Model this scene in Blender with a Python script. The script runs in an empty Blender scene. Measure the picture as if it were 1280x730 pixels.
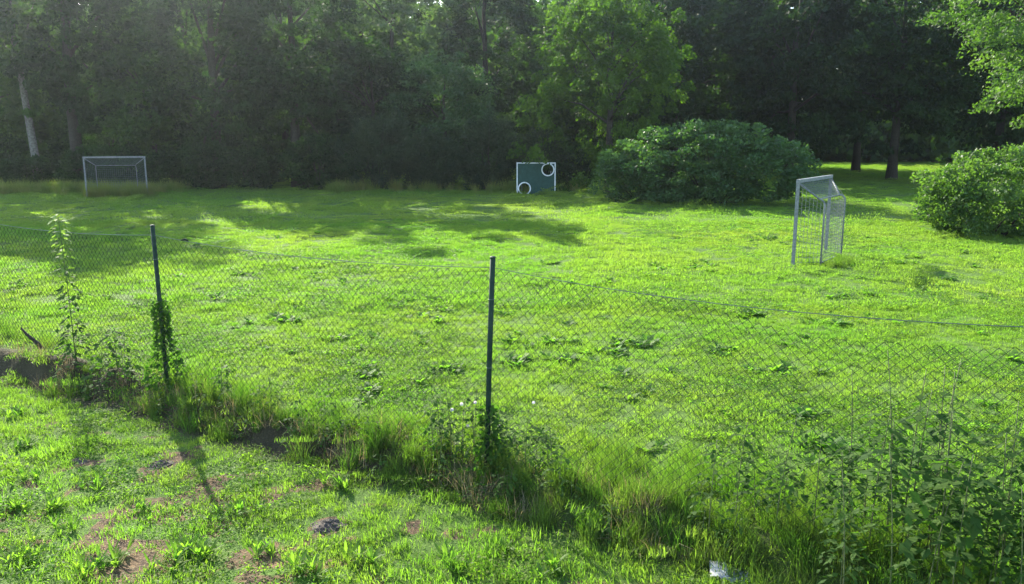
import bpy, bmesh, math, random
import numpy as np
from mathutils import Vector, Matrix, Euler

random.seed(7)
RNG = np.random.default_rng(11)
scene = bpy.context.scene
COL = scene.collection

# ---------------------------------------------------------------- camera, sky, sun, exposure
CAM_H, FPX, PITCH = 3.13, 1020.0, math.radians(10.88)
cam_data = bpy.data.cameras.new('camera')
cam_data.sensor_width = 36.0
cam_data.lens = 36.0 * FPX / 1280.0
cam_data.clip_start, cam_data.clip_end = 0.05, 2000.0
cam = bpy.data.objects.new('camera', cam_data)
COL.objects.link(cam)
cam.location = (0, 0, CAM_H)
cam.rotation_euler = (math.radians(90) - PITCH, 0, 0)
scene.camera = cam

SUN_EL, SUN_AZ = math.radians(31.0), math.radians(-29.7)     # azimuth from +Y, negative = left
SUN_DIR = Vector((math.sin(SUN_AZ) * math.cos(SUN_EL), math.cos(SUN_AZ) * math.cos(SUN_EL), math.sin(SUN_EL)))
world = bpy.data.worlds.new('World')
scene.world = world
world.use_nodes = True
wn = world.node_tree
wn.nodes.clear()
sky = wn.nodes.new('ShaderNodeTexSky')
sky.sky_type = 'NISHITA'
sky.sun_disc = False
sky.sun_elevation = SUN_EL
sky.sun_rotation = SUN_AZ
sky.air_density, sky.dust_density, sky.ozone_density = 1.0, 1.0, 1.0
bg = wn.nodes.new('ShaderNodeBackground')
bg.inputs['Strength'].default_value = 0.15
wo = wn.nodes.new('ShaderNodeOutputWorld')
wn.links.new(sky.outputs[0], bg.inputs[0])
wn.links.new(bg.outputs[0], wo.inputs[0])

sun_data = bpy.data.lights.new('sun', 'SUN')
sun_data.energy = 4.6
sun_data.angle = math.radians(0.5)
sun_data.color = (1.0, 0.93, 0.78)
sun = bpy.data.objects.new('sun', sun_data)
COL.objects.link(sun)
sun.rotation_euler = SUN_DIR.to_track_quat('Z', 'Y').to_euler()

scene.view_settings.view_transform = 'Standard'
scene.view_settings.look = 'None'
scene.view_settings.exposure = 1.9
scene.view_settings.gamma = 1.0
scene.view_settings.use_curve_mapping = False
scene.render.engine = 'CYCLES'
scene.cycles.use_denoising = True
scene.cycles.max_bounces = 8
scene.cycles.diffuse_bounces = 3
scene.cycles.glossy_bounces = 2
scene.cycles.transmission_bounces = 5
scene.cycles.transparent_max_bounces = 8
scene.cycles.volume_bounces = 0
scene.cycles.sample_clamp_indirect = 4.0

GLARE_DENSITY, GLARE_ANISO = 0.00045, 0.86

# ---------------------------------------------------------------- helpers
def tag(o, label=None, cat=None, group=None, kind=None):
    if label: o['label'] = label
    if cat: o['category'] = cat
    if group: o['group'] = group
    if kind: o['kind'] = kind
    return o

def empty(name, loc=(0, 0, 0), rz=0.0):
    o = bpy.data.objects.new(name, None)
    COL.objects.link(o)
    o.location = loc
    o.rotation_euler = (0, 0, rz)
    o.empty_display_size = 0.2
    return o

def link_mesh(name, me, mat, parent=None):
    o = bpy.data.objects.new(name, me)
    COL.objects.link(o)
    if mat is not None and len(me.materials) == 0: me.materials.append(mat)
    if parent is not None: o.parent = parent
    return o

class MB:
    """collects shapes into one mesh"""
    def __init__(self): self.v, self.f = [], []
    def add(self, vs, fs):
        n = len(self.v)
        self.v += [tuple(p) for p in vs]
        self.f += [tuple(i + n for i in q) for q in fs]
    def tube(self, pts, rad, n=6, caps=True):
        pts = [Vector(p) for p in pts]
        if not hasattr(rad, '__len__'): rad = [rad] * len(pts)
        rings, up = [], None
        for i, p in enumerate(pts):
            d = (pts[min(i + 1, len(pts) - 1)] - pts[max(i - 1, 0)]).normalized()
            if up is None:
                up = Vector((0, 0, 1)) if abs(d.z) < .9 else Vector((1, 0, 0))
            s = d.cross(up).normalized()
            up = s.cross(d).normalized()
            rings.append([p + (s * math.cos(a) + up * math.sin(a)) * rad[i]
                          for a in [2 * math.pi * k / n for k in range(n)]])
        vs = [q for r in rings for q in r]
        fs = []
        for i in range(len(rings) - 1):
            for k in range(n):
                a, b = i * n + k, i * n + (k + 1) % n
                fs.append((a, b, b + n, a + n))
        if caps:
            fs.append(tuple(range(n - 1, -1, -1)))
            fs.append(tuple((len(rings) - 1) * n + k for k in range(n)))
        self.add(vs, fs)
    def box(self, c, s, rot=None):
        c = Vector(c)
        vs = []
        for x in (-.5, .5):
            for y in (-.5, .5):
                for z in (-.5, .5):
                    p = Vector((x * s[0], y * s[1], z * s[2]))
                    if rot is not None: p = rot @ p
                    vs.append(c + p)
        self.add(vs, [(0, 1, 3, 2), (4, 6, 7, 5), (0, 4, 5, 1), (2, 3, 7, 6), (0, 2, 6, 4), (1, 5, 7, 3)])
    def bar(self, a, b, w, h=None, upv=(0, 0, 1)):
        a, b = Vector(a), Vector(b)
        d = b - a
        z = d.normalized()
        x = z.cross(Vector(upv))
        if x.length < 1e-4: x = z.cross(Vector((1, 0, 0)))
        x.normalize()
        y = z.cross(x).normalized()
        R = Matrix((x, y, z)).transposed()
        self.box((a + b) / 2, (w, h or w, d.length), R)
    def mesh(self, name, smooth=False):
        me = bpy.data.meshes.new(name)
        me.from_pydata(self.v, [], self.f)
        if smooth: me.polygons.foreach_set('use_smooth', [True] * len(me.polygons))
        me.update()
        return me
    def build(self, name, mat, parent=None, smooth=False):
        return link_mesh(name, self.mesh(name, smooth), mat, parent)

def np_mesh(name, verts, loops, counts, tint=None):
    me = bpy.data.meshes.new(name)
    nv, nl, nf = len(verts), len(loops), len(counts)
    me.vertices.add(nv); me.loops.add(nl); me.polygons.add(nf)
    me.vertices.foreach_set('co', np.asarray(verts, dtype=np.float32).ravel())
    me.loops.foreach_set('vertex_index', np.asarray(loops, dtype=np.int32))
    st = np.concatenate([[0], np.cumsum(counts)[:-1]]).astype(np.int32)
    me.polygons.foreach_set('loop_start', st)
    if tint is not None:
        at = me.attributes.new('tint', 'FLOAT', 'POINT')
        at.data.foreach_set('value', np.asarray(tint, dtype=np.float32))
    me.update(calc_edges=True)
    return me

def hashn(ix, iy, seed):
    h = (ix * 374761393 + iy * 668265263 + seed * 2246822519) & 0xFFFFFFFF
    h = ((h ^ (h >> 13)) * 1274126177) & 0xFFFFFFFF
    return ((h ^ (h >> 16)) & 0xFFFF) / 65535.0

def vnoise(x, y, s=1.0, seed=0):
    """value noise 0..1, vectorised"""
    x = np.asarray(x, float) / s; y = np.asarray(y, float) / s
    ix = np.floor(x).astype(np.int64); iy = np.floor(y).astype(np.int64)
    fx, fy = x - ix, y - iy
    fx = fx * fx * (3 - 2 * fx); fy = fy * fy * (3 - 2 * fy)
    a = hashn(ix, iy, seed); b = hashn(ix + 1, iy, seed)
    c = hashn(ix, iy + 1, seed); d = hashn(ix + 1, iy + 1, seed)
    return (a * (1 - fx) + b * fx) * (1 - fy) + (c * (1 - fx) + d * fx) * fy

def smooth(e0, e1, x):
    t = np.clip((np.asarray(x, float) - e0) / (e1 - e0), 0, 1)
    return t * t * (3 - 2 * t)

# ---------------------------------------------------------------- the lie of the land
FP0, FP1 = Vector((-4.31, 9.81)), Vector((-0.25, 7.36))      # feet of two fence posts
FT = (FP1 - FP0).normalized()
FN = Vector((-abs(FT.y), -FT.x))                               # towards the near lawn
def fence_st(x, y):
    dx, dy = np.asarray(x, float) - FP0.x, np.asarray(y, float) - FP0.y
    return dx * FT.x + dy * FT.y, dx * FN.x + dy * FN.y      # along, across (positive = near side)

def terrain(x, y):
    x = np.asarray(x, float); y = np.asarray(y, float)
    t, s = fence_st(x, y)
    wob = (vnoise(t, 0 * t, .7, 3) - .5) * .16 + (vnoise(t, 0 * t, .22, 5) - .5) * .08
    drop = .27 - .06 * smooth(-2, 0, t) - .04 * smooth(0, 5, t)
    z = -drop * smooth(.08, .34, s + wob)
    ridge = np.exp(-((s + wob - .06) / .16) ** 2) * (.03 + .09 * smooth(.45, .85, vnoise(t, 0 * t, .5, 9)) * (1 - .6 * smooth(-1, 3, t)))
    z = z + ridge * smooth(-9.5, -8, t)
    z = z + (vnoise(x, y, 3.3, 1) - .5) * .07 + (vnoise(x, y, .8, 2) - .5) * .025
    return z

def ground_px(px, py):
    """photograph pixel -> point of the ground, by walking the terrain (used to read off positions)"""
    u, v = (px - 640) / FPX, (365 - py) / FPX
    d = (u, math.cos(PITCH) + v * math.sin(PITCH), v * math.cos(PITCH) - math.sin(PITCH))
    z = 0.0
    for _ in range(6):
        k = (z - CAM_H) / d[2]
        x, y = d[0] * k, d[1] * k
        z = float(terrain(x, y))
    return Vector((x, y, z))

# ---------------------------------------------------------------- materials
def new_mat(name):
    m = bpy.data.materials.new(name)
    m.use_nodes = True
    m.node_tree.nodes.clear()
    return m, m.node_tree.nodes, m.node_tree.links

def leaf_mat(name, c0, c1, trans=(.5, 1.0, .25), tmix=.42, rough=.65, spec=.1, attr='tint', inst=False, dry=None, tboost=2.2):
    """leaf: reflecting and see-through share, colour between c0 and c1 by the leaf's own tint"""
    m, N, L = new_mat(name)
    at = N.new('ShaderNodeAttribute'); at.attribute_name = attr
    mix = N.new('ShaderNodeMix'); mix.data_type = 'RGBA'
    mix.inputs[6].default_value = (*c0, 1); mix.inputs[7].default_value = (*c1, 1)
    L.new(at.outputs['Fac'], mix.inputs[0])
    col = mix.outputs[2]
    if inst:
        a2 = N.new('ShaderNodeAttribute'); a2.attribute_type = 'INSTANCER'; a2.attribute_name = 'gtint'
        m2 = N.new('ShaderNodeMix'); m2.data_type = 'RGBA'
        m2.inputs[7].default_value = (*dry, 1)
        L.new(a2.outputs['Fac'], m2.inputs[0]); L.new(col, m2.inputs[6])
        col = m2.outputs[2]
    p = N.new('ShaderNodeBsdfPrincipled')
    p.inputs['Roughness'].default_value = rough
    p.inputs['Specular IOR Level'].default_value = spec
    L.new(col, p.inputs['Base Color'])
    t = N.new('ShaderNodeBsdfTranslucent')
    tm = N.new('ShaderNodeMix'); tm.data_type = 'RGBA'; tm.blend_type = 'MULTIPLY'
    tm.inputs[0].default_value = 1.0
    tm.inputs[7].default_value = (trans[0] * tboost, trans[1] * tboost, trans[2] * tboost, 1)
    L.new(col, tm.inputs[6]); L.new(tm.outputs[2], t.inputs[0])
    s = N.new('ShaderNodeMixShader'); s.inputs[0].default_value = tmix
    L.new(p.outputs[0], s.inputs[1]); L.new(t.outputs[0], s.inputs[2])
    o = N.new('ShaderNodeOutputMaterial'); L.new(s.outputs[0], o.inputs[0])
    return m

def rough_mat(name, c0, c1, scale=8, rough=.8, metal=0.0, bump=.3, spec=.3, detail=6):
    m, N, L = new_mat(name)
    tc = N.new('ShaderNodeTexCoord')
    n = N.new('ShaderNodeTexNoise'); n.inputs['Scale'].default_value = scale; n.inputs['Detail'].default_value = detail
    L.new(tc.outputs['Object'], n.inputs['Vector'])
    r = N.new('ShaderNodeValToRGB')
    r.color_ramp.elements[0].position, r.color_ramp.elements[1].position = .35, .68
    r.color_ramp.elements[0].color, r.color_ramp.elements[1].color = (*c0, 1), (*c1, 1)
    L.new(n.outputs['Fac'], r.inputs[0])
    p = N.new('ShaderNodeBsdfPrincipled')
    p.inputs['Roughness'].default_value = rough; p.inputs['Metallic'].default_value = metal
    p.inputs['Specular IOR Level'].default_value = spec
    L.new(r.outputs[0], p.inputs['Base Color'])
    if bump:
        b = N.new('ShaderNodeBump'); b.inputs['Strength'].default_value = bump; b.inputs['Distance'].default_value = .02
        L.new(n.outputs['Fac'], b.inputs['Height']); L.new(b.outputs[0], p.inputs['Normal'])
    o = N.new('ShaderNodeOutputMaterial'); L.new(p.outputs[0], o.inputs[0])
    return m

M = {}
M['grass'] = leaf_mat('grass_blade', (.058, .124, .026), (.110, .184, .036), trans=(.76, 1, .26), tmix=.55, inst=True, dry=(.19, .19, .06), spec=.2, rough=.6, tboost=2.6)
M['herb'] = leaf_mat('herb_leaf', (.055, .120, .028), (.10, .185, .038), trans=(.80, 1, .26), tmix=.52, inst=True, dry=(.16, .18, .02), rough=.62, spec=.12, tboost=2.7)
M['straw'] = leaf_mat('dry_straw', (.20, .17, .10), (.32, .28, .17), trans=(1, .85, .5), tmix=.35, tboost=1.2)
M['long_grass'] = leaf_mat('long_grass', (.045, .10, .018), (.10, .16, .035), trans=(.65, 1, .2), tmix=.45, inst=True, dry=(.24, .20, .08))
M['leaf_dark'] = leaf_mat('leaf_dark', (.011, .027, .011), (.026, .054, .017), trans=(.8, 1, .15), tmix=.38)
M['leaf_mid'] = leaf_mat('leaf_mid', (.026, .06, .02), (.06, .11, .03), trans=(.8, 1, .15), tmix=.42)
M['leaf_grey'] = leaf_mat('leaf_grey', (.045, .08, .042), (.095, .14, .07), trans=(.8, 1, .25), tmix=.4)
M['leaf_light'] = leaf_mat('leaf_light', (.031, .067, .011), (.068, .12, .02), trans=(.8, 1, .12), tmix=.45)
M['leaf_blue'] = leaf_mat('leaf_blue', (.03, .068, .026), (.066, .122, .045), trans=(.8, 1, .25), tmix=.32, rough=.55, spec=.2)
M['leaf_bush'] = leaf_mat('leaf_bush', (.042, .085, .025), (.095, .155, .05), trans=(.8, 1, .22), tmix=.4, rough=.55, spec=.2)
M['leaf_weed'] = leaf_mat('leaf_weed', (.035, .075, .018), (.07, .125, .03), trans=(.7, 1, .18), tmix=.45, rough=.7, spec=.08)
M['leaf_stalk'] = leaf_mat('leaf_stalk', (.03, .07, .018), (.20, .26, .10), trans=(.8, 1, .3), tmix=.4, rough=.7, spec=.1)
M['leaf_pale'] = leaf_mat('leaf_pale', (.10, .16, .05), (.2, .26, .1), trans=(.8, 1, .3), tmix=.4)
M['needle'] = leaf_mat('needle', (.02, .038, .02), (.042, .062, .03), trans=(.8, 1, .3), tmix=.25)
M['bark'] = rough_mat('bark', (.018, .015, .011), (.05, .042, .032), 14, .9)
M['pale_bark'] = rough_mat('pale_bark', (.08, .075, .06), (.21, .20, .18), 9, .85)
M['stem'] = rough_mat('green_stem', (.06, .09, .03), (.12, .13, .06), 30, .7, bump=0)
M['soil'] = rough_mat('soil', (.05, .042, .033), (.14, .115, .09), 40, .95, bump=.9)
M['galv'] = rough_mat('galvanised_steel', (.15, .165, .17), (.25, .265, .27), 18, .6, .3, bump=.05)
M['net_wire'] = rough_mat('net_wire', (.10, .115, .12), (.18, .20, .20), 18, .7, .1, bump=0, spec=.15)
M['wire'] = rough_mat('coated_wire', (.012, .020, .016), (.02, .034, .028), 25, .85, .0, bump=0, spec=.05)
M['wire_grey'] = rough_mat('grey_wire', (.10, .12, .11), (.2, .22, .2), 25, .45, .6, bump=0)
M['post'] = rough_mat('green_post_paint', (.010, .026, .017), (.024, .048, .032), 12, .65, bump=.1, spec=.15)
M['board'] = rough_mat('green_board', (.012, .05, .038), (.022, .07, .055), 5, .7, bump=.05)
M['white'] = rough_mat('white_paint', (.55, .57, .56), (.78, .79, .77), 9, .5, bump=.05)
M['plank'] = rough_mat('weathered_plank', (.16, .15, .13), (.30, .28, .25), 10, .85)
M['petal'] = leaf_mat('petal', (.75, .68, .70), (.85, .82, .83), trans=(1, .95, .95), tmix=.3, tboost=1.0)

def ground_material():
    m, N, L = new_mat('lawn_ground')
    tc = N.new('ShaderNodeTexCoord')
    def noise(sc, det=6, rough=.6):
        n = N.new('ShaderNodeTexNoise')
        n.inputs['Scale'].default_value = sc; n.inputs['Detail'].default_value = det; n.inputs['Roughness'].default_value = rough
        L.new(tc.outputs['Object'], n.inputs['Vector']); return n
    def mixc(fac, a, b):
        x = N.new('ShaderNodeMix'); x.data_type = 'RGBA'
        for sock, val in ((0, fac), (6, a), (7, b)):
            if isinstance(val, (tuple, float)):
                x.inputs[sock].default_value = (*val, 1) if isinstance(val, tuple) else val
            else: L.new(val, x.inputs[sock])
        return x.outputs[2]
    def ramp(src, a, b):
        r = N.new('ShaderNodeMapRange'); r.interpolation_type = 'SMOOTHSTEP'
        r.inputs[1].default_value = a; r.inputs[2].default_value = b
        L.new(src, r.inputs[0]); return r.outputs[0]
    n1, n2, n3 = noise(1.1), noise(9, 8, .7), noise(45, 4)
    green = mixc(ramp(n2.outputs['Fac'], .35, .65), (.055, .115, .016), (.085, .155, .022))
    green = mixc(ramp(n3.outputs['Fac'], .45, .75), green, (.09, .13, .03))
    at = N.new('ShaderNodeAttribute'); at.attribute_name = 'bare'
    soil = mixc(ramp(n2.outputs['Fac'], .4, .62), (.06, .04, .026), (.15, .095, .052))
    soil = mixc(ramp(n3.outputs['Fac'], .5, .7), soil, (.20, .15, .085))
    ad = N.new('ShaderNodeMath'); ad.operation = 'ADD'
    mu = N.new('ShaderNodeMath'); mu.operation = 'MULTIPLY_ADD'
    L.new(n2.outputs['Fac'], mu.inputs[0]); mu.inputs[1].default_value = .9; mu.inputs[2].default_value = -.45
    L.new(at.outputs['Fac'], ad.inputs[0]); L.new(mu.outputs[0], ad.inputs[1])
    col = mixc(ramp(ad.outputs[0], .35, .65), green, soil)
    dk = N.new('ShaderNodeAttribute'); dk.attribute_name = 'bank_dark'
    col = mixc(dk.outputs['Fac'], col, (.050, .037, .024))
    p = N.new('ShaderNodeBsdfPrincipled'); p.inputs['Roughness'].default_value = .9
    p.inputs['Specular IOR Level'].default_value = .15
    L.new(col, p.inputs['Base Color'])
    b = N.new('ShaderNodeBump'); b.inputs['Strength'].default_value = .8; b.inputs['Distance'].default_value = .04
    L.new(n3.outputs['Fac'], b.inputs['Height']); L.new(b.outputs[0], p.inputs['Normal'])
    o = N.new('ShaderNodeOutputMaterial'); L.new(p.outputs[0], o.inputs[0])
    return m

# ---------------------------------------------------------------- ground sheet
MOLEHILLS = [(201, 581, .17), (98, 577, .12), (413, 657, .19), (404, 664, .10)]
MOLE_XY = [(ground_px(a, b), r) for a, b, r in MOLEHILLS]

def bare(x, y):
    t, s = fence_st(x, y)
    near = smooth(.5, .9, s)
    left = smooth(2.2, .2, x + .35 * (y - 5))
    d = vnoise(x, y, .5, 21) * .5 + vnoise(x, y, .17, 22) * .5
    b = near * left * smooth(.46, .62, d) * smooth(9.2, 7.6, y) * .8
    b = b + near * .55 * smooth(.64, .8, d)
    for p, r in MOLE_XY:
        b = np.maximum(b, smooth(r * 1.25, r * .6, np.hypot(x - p.x, (y - p.y))))
    return np.clip(b, 0, 1)

def bank_dark(x, y):  # darker brown strip along the earth bank under the fence
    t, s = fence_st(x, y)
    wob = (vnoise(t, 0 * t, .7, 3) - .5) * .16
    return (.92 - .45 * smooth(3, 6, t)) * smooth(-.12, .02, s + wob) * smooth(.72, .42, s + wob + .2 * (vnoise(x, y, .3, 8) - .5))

gx = np.unique(np.round(np.concatenate([np.linspace(-150, -40, 12), np.linspace(-40, -10, 31), np.arange(-10, 8, .09), np.linspace(8, 40, 33), np.linspace(40, 150, 12)]), 3))
gy = np.unique(np.round(np.concatenate([np.linspace(-40, 3, 12), np.arange(3, 13.5, .09), np.linspace(13.5, 40, 54), np.linspace(40, 100, 41), np.linspace(100, 190, 10)]), 3))
GX, GY = np.meshgrid(gx, gy)
GZ = terrain(GX, GY)
nx, ny = len(gx), len(gy)
idx = np.arange(nx * ny).reshape(ny, nx)
quads = np.stack([idx[:-1, :-1], idx[:-1, 1:], idx[1:, 1:], idx[1:, :-1]], -1).reshape(-1, 4)
gme = np_mesh('ground', np.stack([GX, GY, GZ], -1).reshape(-1, 3), quads.ravel(), np.full(len(quads), 4))
for nm, fn in (('bare', bare), ('bank_dark', bank_dark)):
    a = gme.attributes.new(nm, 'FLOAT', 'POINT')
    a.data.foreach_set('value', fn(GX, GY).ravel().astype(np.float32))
gme.polygons.foreach_set('use_smooth', [True] * len(gme.polygons))
tag(link_mesh('ground', gme, ground_material()), kind='structure')

# ---------------------------------------------------------------- grass
def blades_mesh(name, mat, n, half, lmin, lmax, wid, lean=.5, segs=2, seed=0, clump=0, tip=1.0):
    r = np.random.default_rng(seed)
    if clump:
        c = r.uniform(-half, half, (clump, 2))
        k = r.integers(0, clump, n)
        xy = c[k] + r.normal(0, half * .16, (n, 2))
        lk = r.uniform(.6, 1.25, clump)[k]
    else:
        xy = r.uniform(-half, half, (n, 2)); lk = np.ones(n)
    L = r.uniform(lmin, lmax, n) * lk
    az = r.uniform(0, 2 * np.pi, n); ln = np.abs(r.normal(0, lean, n)) + .08
    ln = np.minimum(ln, 1.25)
    d = np.stack([np.cos(az) * np.sin(ln), np.sin(az) * np.sin(ln), np.cos(ln)], -1)
    d2 = np.stack([np.cos(az) * np.sin(ln * 1.9), np.sin(az) * np.sin(ln * 1.9), np.cos(np.minimum(ln * 1.9, 2.0))], -1)
    fa = az + r.uniform(-1.2, 1.2, n) + np.pi / 2
    side = np.stack([np.cos(fa), np.sin(fa), np.zeros(n)], -1) * (wid * r.uniform(.6, 1.3, n))[:, None] * .5
    base = np.concatenate([xy, np.full((n, 1), -.008)], 1)
    mid = base + d * (L * .55)[:, None]
    end = mid + d2 * (L * .45)[:, None]
    tint = r.uniform(0, 1, n)
    if segs == 2:
        V = np.stack([base - side, base + side, mid + side * .85, mid - side * .85, end], 1)
        o = np.arange(n)[:, None] * 5
        loops = np.concatenate([o + [[0, 1, 2, 3]], o + [[3, 2, 4]]], 1).ravel()
        cnt = np.tile([4, 3], n)
        tv = np.repeat(tint, 5)
    else:
        V = np.stack([base - side, base + side, (mid + end) / 2], 1)
        loops = np.arange(n * 3); cnt = np.full(n, 3); tv = np.repeat(tint, 3)
    me = np_mesh(name, V.reshape(-1, 3), loops, cnt, tv)
    me.materials.append(mat)
    return me

def quads_leaf(c, a, b):
    """rhombic leaves: centre, half length vector, half width vector"""
    n = len(c)
    V = np.stack([c - a, c + b - a * .1, c + a, c - b - a * .1], 1).reshape(-1, 3)
    return V, np.arange(n * 4), np.full(n, 4)

def herb_mesh(name, n, half, hmin, hmax, size, seed):
    """low leafy cover: clover and broad lawn herbs"""
    r = np.random.default_rng(seed)
    c = np.stack([r.uniform(-half, half, n), r.uniform(-half, half, n), r.uniform(hmin, hmax, n)], -1)
    az = r.uniform(0, 6.283, n); el = r.normal(.15, .45, n)
    a = np.stack([np.cos(az) * np.cos(el), np.sin(az) * np.cos(el), np.sin(el)], -1) * (size * r.uniform(.6, 1.3, n))[:, None]
    b = np.stack([-np.sin(az), np.cos(az), r.normal(0, .4, n)], -1) * (size * .55 * r.uniform(.7, 1.3, n))[:, None]
    V, l, k = quads_leaf(c, a, b)
    me = np_mesh(name, V, l, k, np.repeat(r.uniform(0, 1, n), 4))
    me.materials.append(M['herb'])
    return me

def rosette_mesh(name, mat, n, L, W, el0, seed):
    """a tuft of broad strap leaves (dock, plantain, cocksfoot)"""
    r = np.random.default_rng(seed)
    V, l, c, tv = [], [], [], []
    for i in range(n):
        az = r.uniform(0, 6.283); e = el0 + r.normal(0, .22); ll = L * r.uniform(.6, 1.15); w = W * r.uniform(.7, 1.2)
        p = np.array([r.normal(0, .012), r.normal(0, .012), 0.0]); t = r.uniform()
        prof = [(.25, .35), (.55, 1.0), (.82, .8), (1.0, 0.0)]
        s = np.array([-math.sin(az), math.cos(az), 0])
        base = len(V); V += [p - s * w * .12, p + s * w * .12]; last = 0
        for (u, q) in prof:
            ee = e - .55 * (u ** 1.6)
            p = p + np.array([math.cos(az) * math.cos(ee), math.sin(az) * math.cos(ee), math.sin(ee)]) * ll * (u - last); last = u
            if q > 0:
                V += [p - s * w * .5 * q, p + s * w * .5 * q]
                k = len(V); l += [k - 4, k - 3, k - 1, k - 2]; c.append(4)
            else:
                V.append(p); k = len(V); l += [k - 3, k - 2, k - 1]; c.append(3)
        tv += [t] * (len(V) - base)
    me = np_mesh(name, np.array(V), l, c, tv)
    me.materials.append(mat)
    return me

def make_set(name, meshes):
    c = bpy.data.collections.new(name)
    for i, me in enumerate(meshes):
        c.objects.link(bpy.data.objects.new('%s_%02d' % (name, i), me))
    return c

def scatter(name, xyz, scl, tint, coll, nvar, label=None, cat=None, seed=0, tilt=.12):
    n = len(xyz); r = np.random.default_rng(seed)
    me = bpy.data.meshes.new(name)
    me.vertices.add(n)
    me.vertices.foreach_set('co', np.asarray(xyz, np.float32).ravel())
    def attr(nm, ty, val, key='value'):
        a = me.attributes.new(nm, ty, 'POINT'); a.data.foreach_set(key, np.asarray(val).ravel())
    rot = np.stack([r.normal(0, tilt, n), r.normal(0, tilt, n), r.uniform(0, 6.283, n)], -1).astype(np.float32)
    attr('rot', 'FLOAT_VECTOR', rot, 'vector')
    attr('scl', 'FLOAT', np.asarray(scl, np.float32))
    attr('gtint', 'FLOAT', np.clip(np.asarray(tint, np.float32), 0, 1))
    attr('pick', 'INT', r.integers(0, nvar, n).astype(np.int32))
    ng = bpy.data.node_groups.new(name, 'GeometryNodeTree')
    ng.interface.new_socket('Geometry', in_out='INPUT', socket_type='NodeSocketGeometry')
    ng.interface.new_socket('Geometry', in_out='OUTPUT', socket_type='NodeSocketGeometry')
    N, L = ng.nodes, ng.links
    gi, go = N.new('NodeGroupInput'), N.new('NodeGroupOutput')
    ci = N.new('GeometryNodeCollectionInfo')
    ci.inputs['Collection'].default_value = coll
    ci.inputs['Separate Children'].default_value = True
    ci.inputs['Reset Children'].default_value = True
    ip = N.new('GeometryNodeInstanceOnPoints')
    ip.inputs['Pick Instance'].default_value = True
    def na(nm, ty):
        x = N.new('GeometryNodeInputNamedAttribute'); x.data_type = ty; x.inputs['Name'].default_value = nm
        return x.outputs['Attribute']
    L.new(gi.outputs[0], ip.inputs['Points']); L.new(ci.outputs[0], ip.inputs['Instance'])
    L.new(na('pick', 'INT'), ip.inputs['Instance Index'])
    L.new(na('rot', 'FLOAT_VECTOR'), ip.inputs['Rotation'])
    L.new(na('scl', 'FLOAT'), ip.inputs['Scale'])
    L.new(ip.outputs[0], go.inputs[0])
    o = bpy.data.objects.new(name, me); COL.objects.link(o)
    md = o.modifiers.new('scatter', 'NODES'); md.node_group = ng
    tag(o, label, cat, kind='stuff')
    return o

def grid_pts(y0, y1, step, kx, mx, seed, xlim=999):
    r = np.random.default_rng(seed)
    ys = np.arange(y0, y1, step)
    P = []
    for y in ys:
        w = min(kx * y + mx, xlim)
        xs = np.arange(-w, w, step)
        P.append(np.stack([xs + r.uniform(-.5, .5, len(xs)) * step, y + r.uniform(-.5, .5, len(xs)) * step], -1))
    return np.concatenate(P)

def with_z(P): return np.column_stack([P, terrain(P[:, 0], P[:, 1])])

lawn_set = make_set('lawn_tuft', [blades_mesh('lawn_tuft', M['grass'], 460, .21, .028, .068, .0055, .5, 2, 40 + i, clump=22) for i in range(6)])
herb_set = make_set('herb_tuft', [herb_mesh('herb_tuft', 260, .2, .012, .045, .0125, 60 + i) for i in range(5)])
mid_set = make_set('field_tuft', [blades_mesh('field_tuft', M['grass'], 760, .42, .035, .075, .0095, .5, 2, 70 + i, clump=34) for i in range(5)])
far_set = make_set('far_tuft', [blades_mesh('far_tuft', M['grass'], 1200, 1.0, .05, .09, .024, .5, 1, 80 + i) for i in range(5)])
broad_set = make_set('broad_tuft', [rosette_mesh('broad_tuft', M['grass'], 11 + i, .15, .022, 1.1, 90 + i) for i in range(5)])
dock_set = make_set('dock_tuft', [rosette_mesh('dock_tuft', M['herb'], 16, .13, .05, .65, 95 + i) for i in range(4)])
tall_set = make_set('tall_tuft', [blades_mesh('tall_tuft', M['long_grass'], 90, .12, .22, .50, .007, .35, 2, 110 + i) for i in range(5)])
dry_set = make_set('dry_tuft', [blades_mesh('dry_tuft', M['straw'], 45, .13, .15, .45, .005, .75, 2, 120 + i) for i in range(4)])

# near lawn and the field behind the wire, out to 15 m
P = grid_pts(3.2, 15, .27, .72, 2.2, 1)
t, s = fence_st(P[:, 0], P[:, 1])
bk = bare(P[:, 0], P[:, 1]); bd = bank_dark(P[:, 0], P[:, 1])
r = np.random.default_rng(5)
keep = r.uniform(0, 1, len(P)) > np.clip(bk * 1.05 + bd * .75, 0, .97)
P1, s1 = P[keep], s[keep]
tn = vnoise(P1[:, 0], P1[:, 1], 1.6, 31) * .45 + vnoise(P1[:, 0], P1[:, 1], .4, 32) * .3 - .12
sc = .75 + .6 * vnoise(P1[:, 0], P1[:, 1], .7, 33) * np.where(s1 > 0, 1.15, .8) + .35 * smooth(.75, .2, np.abs(s1))
scatter('lawn_grass', with_z(P1), sc, tn, lawn_set, 6, 'short rough lawn grass on both sides of the wire fence', 'grass', 3)
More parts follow.
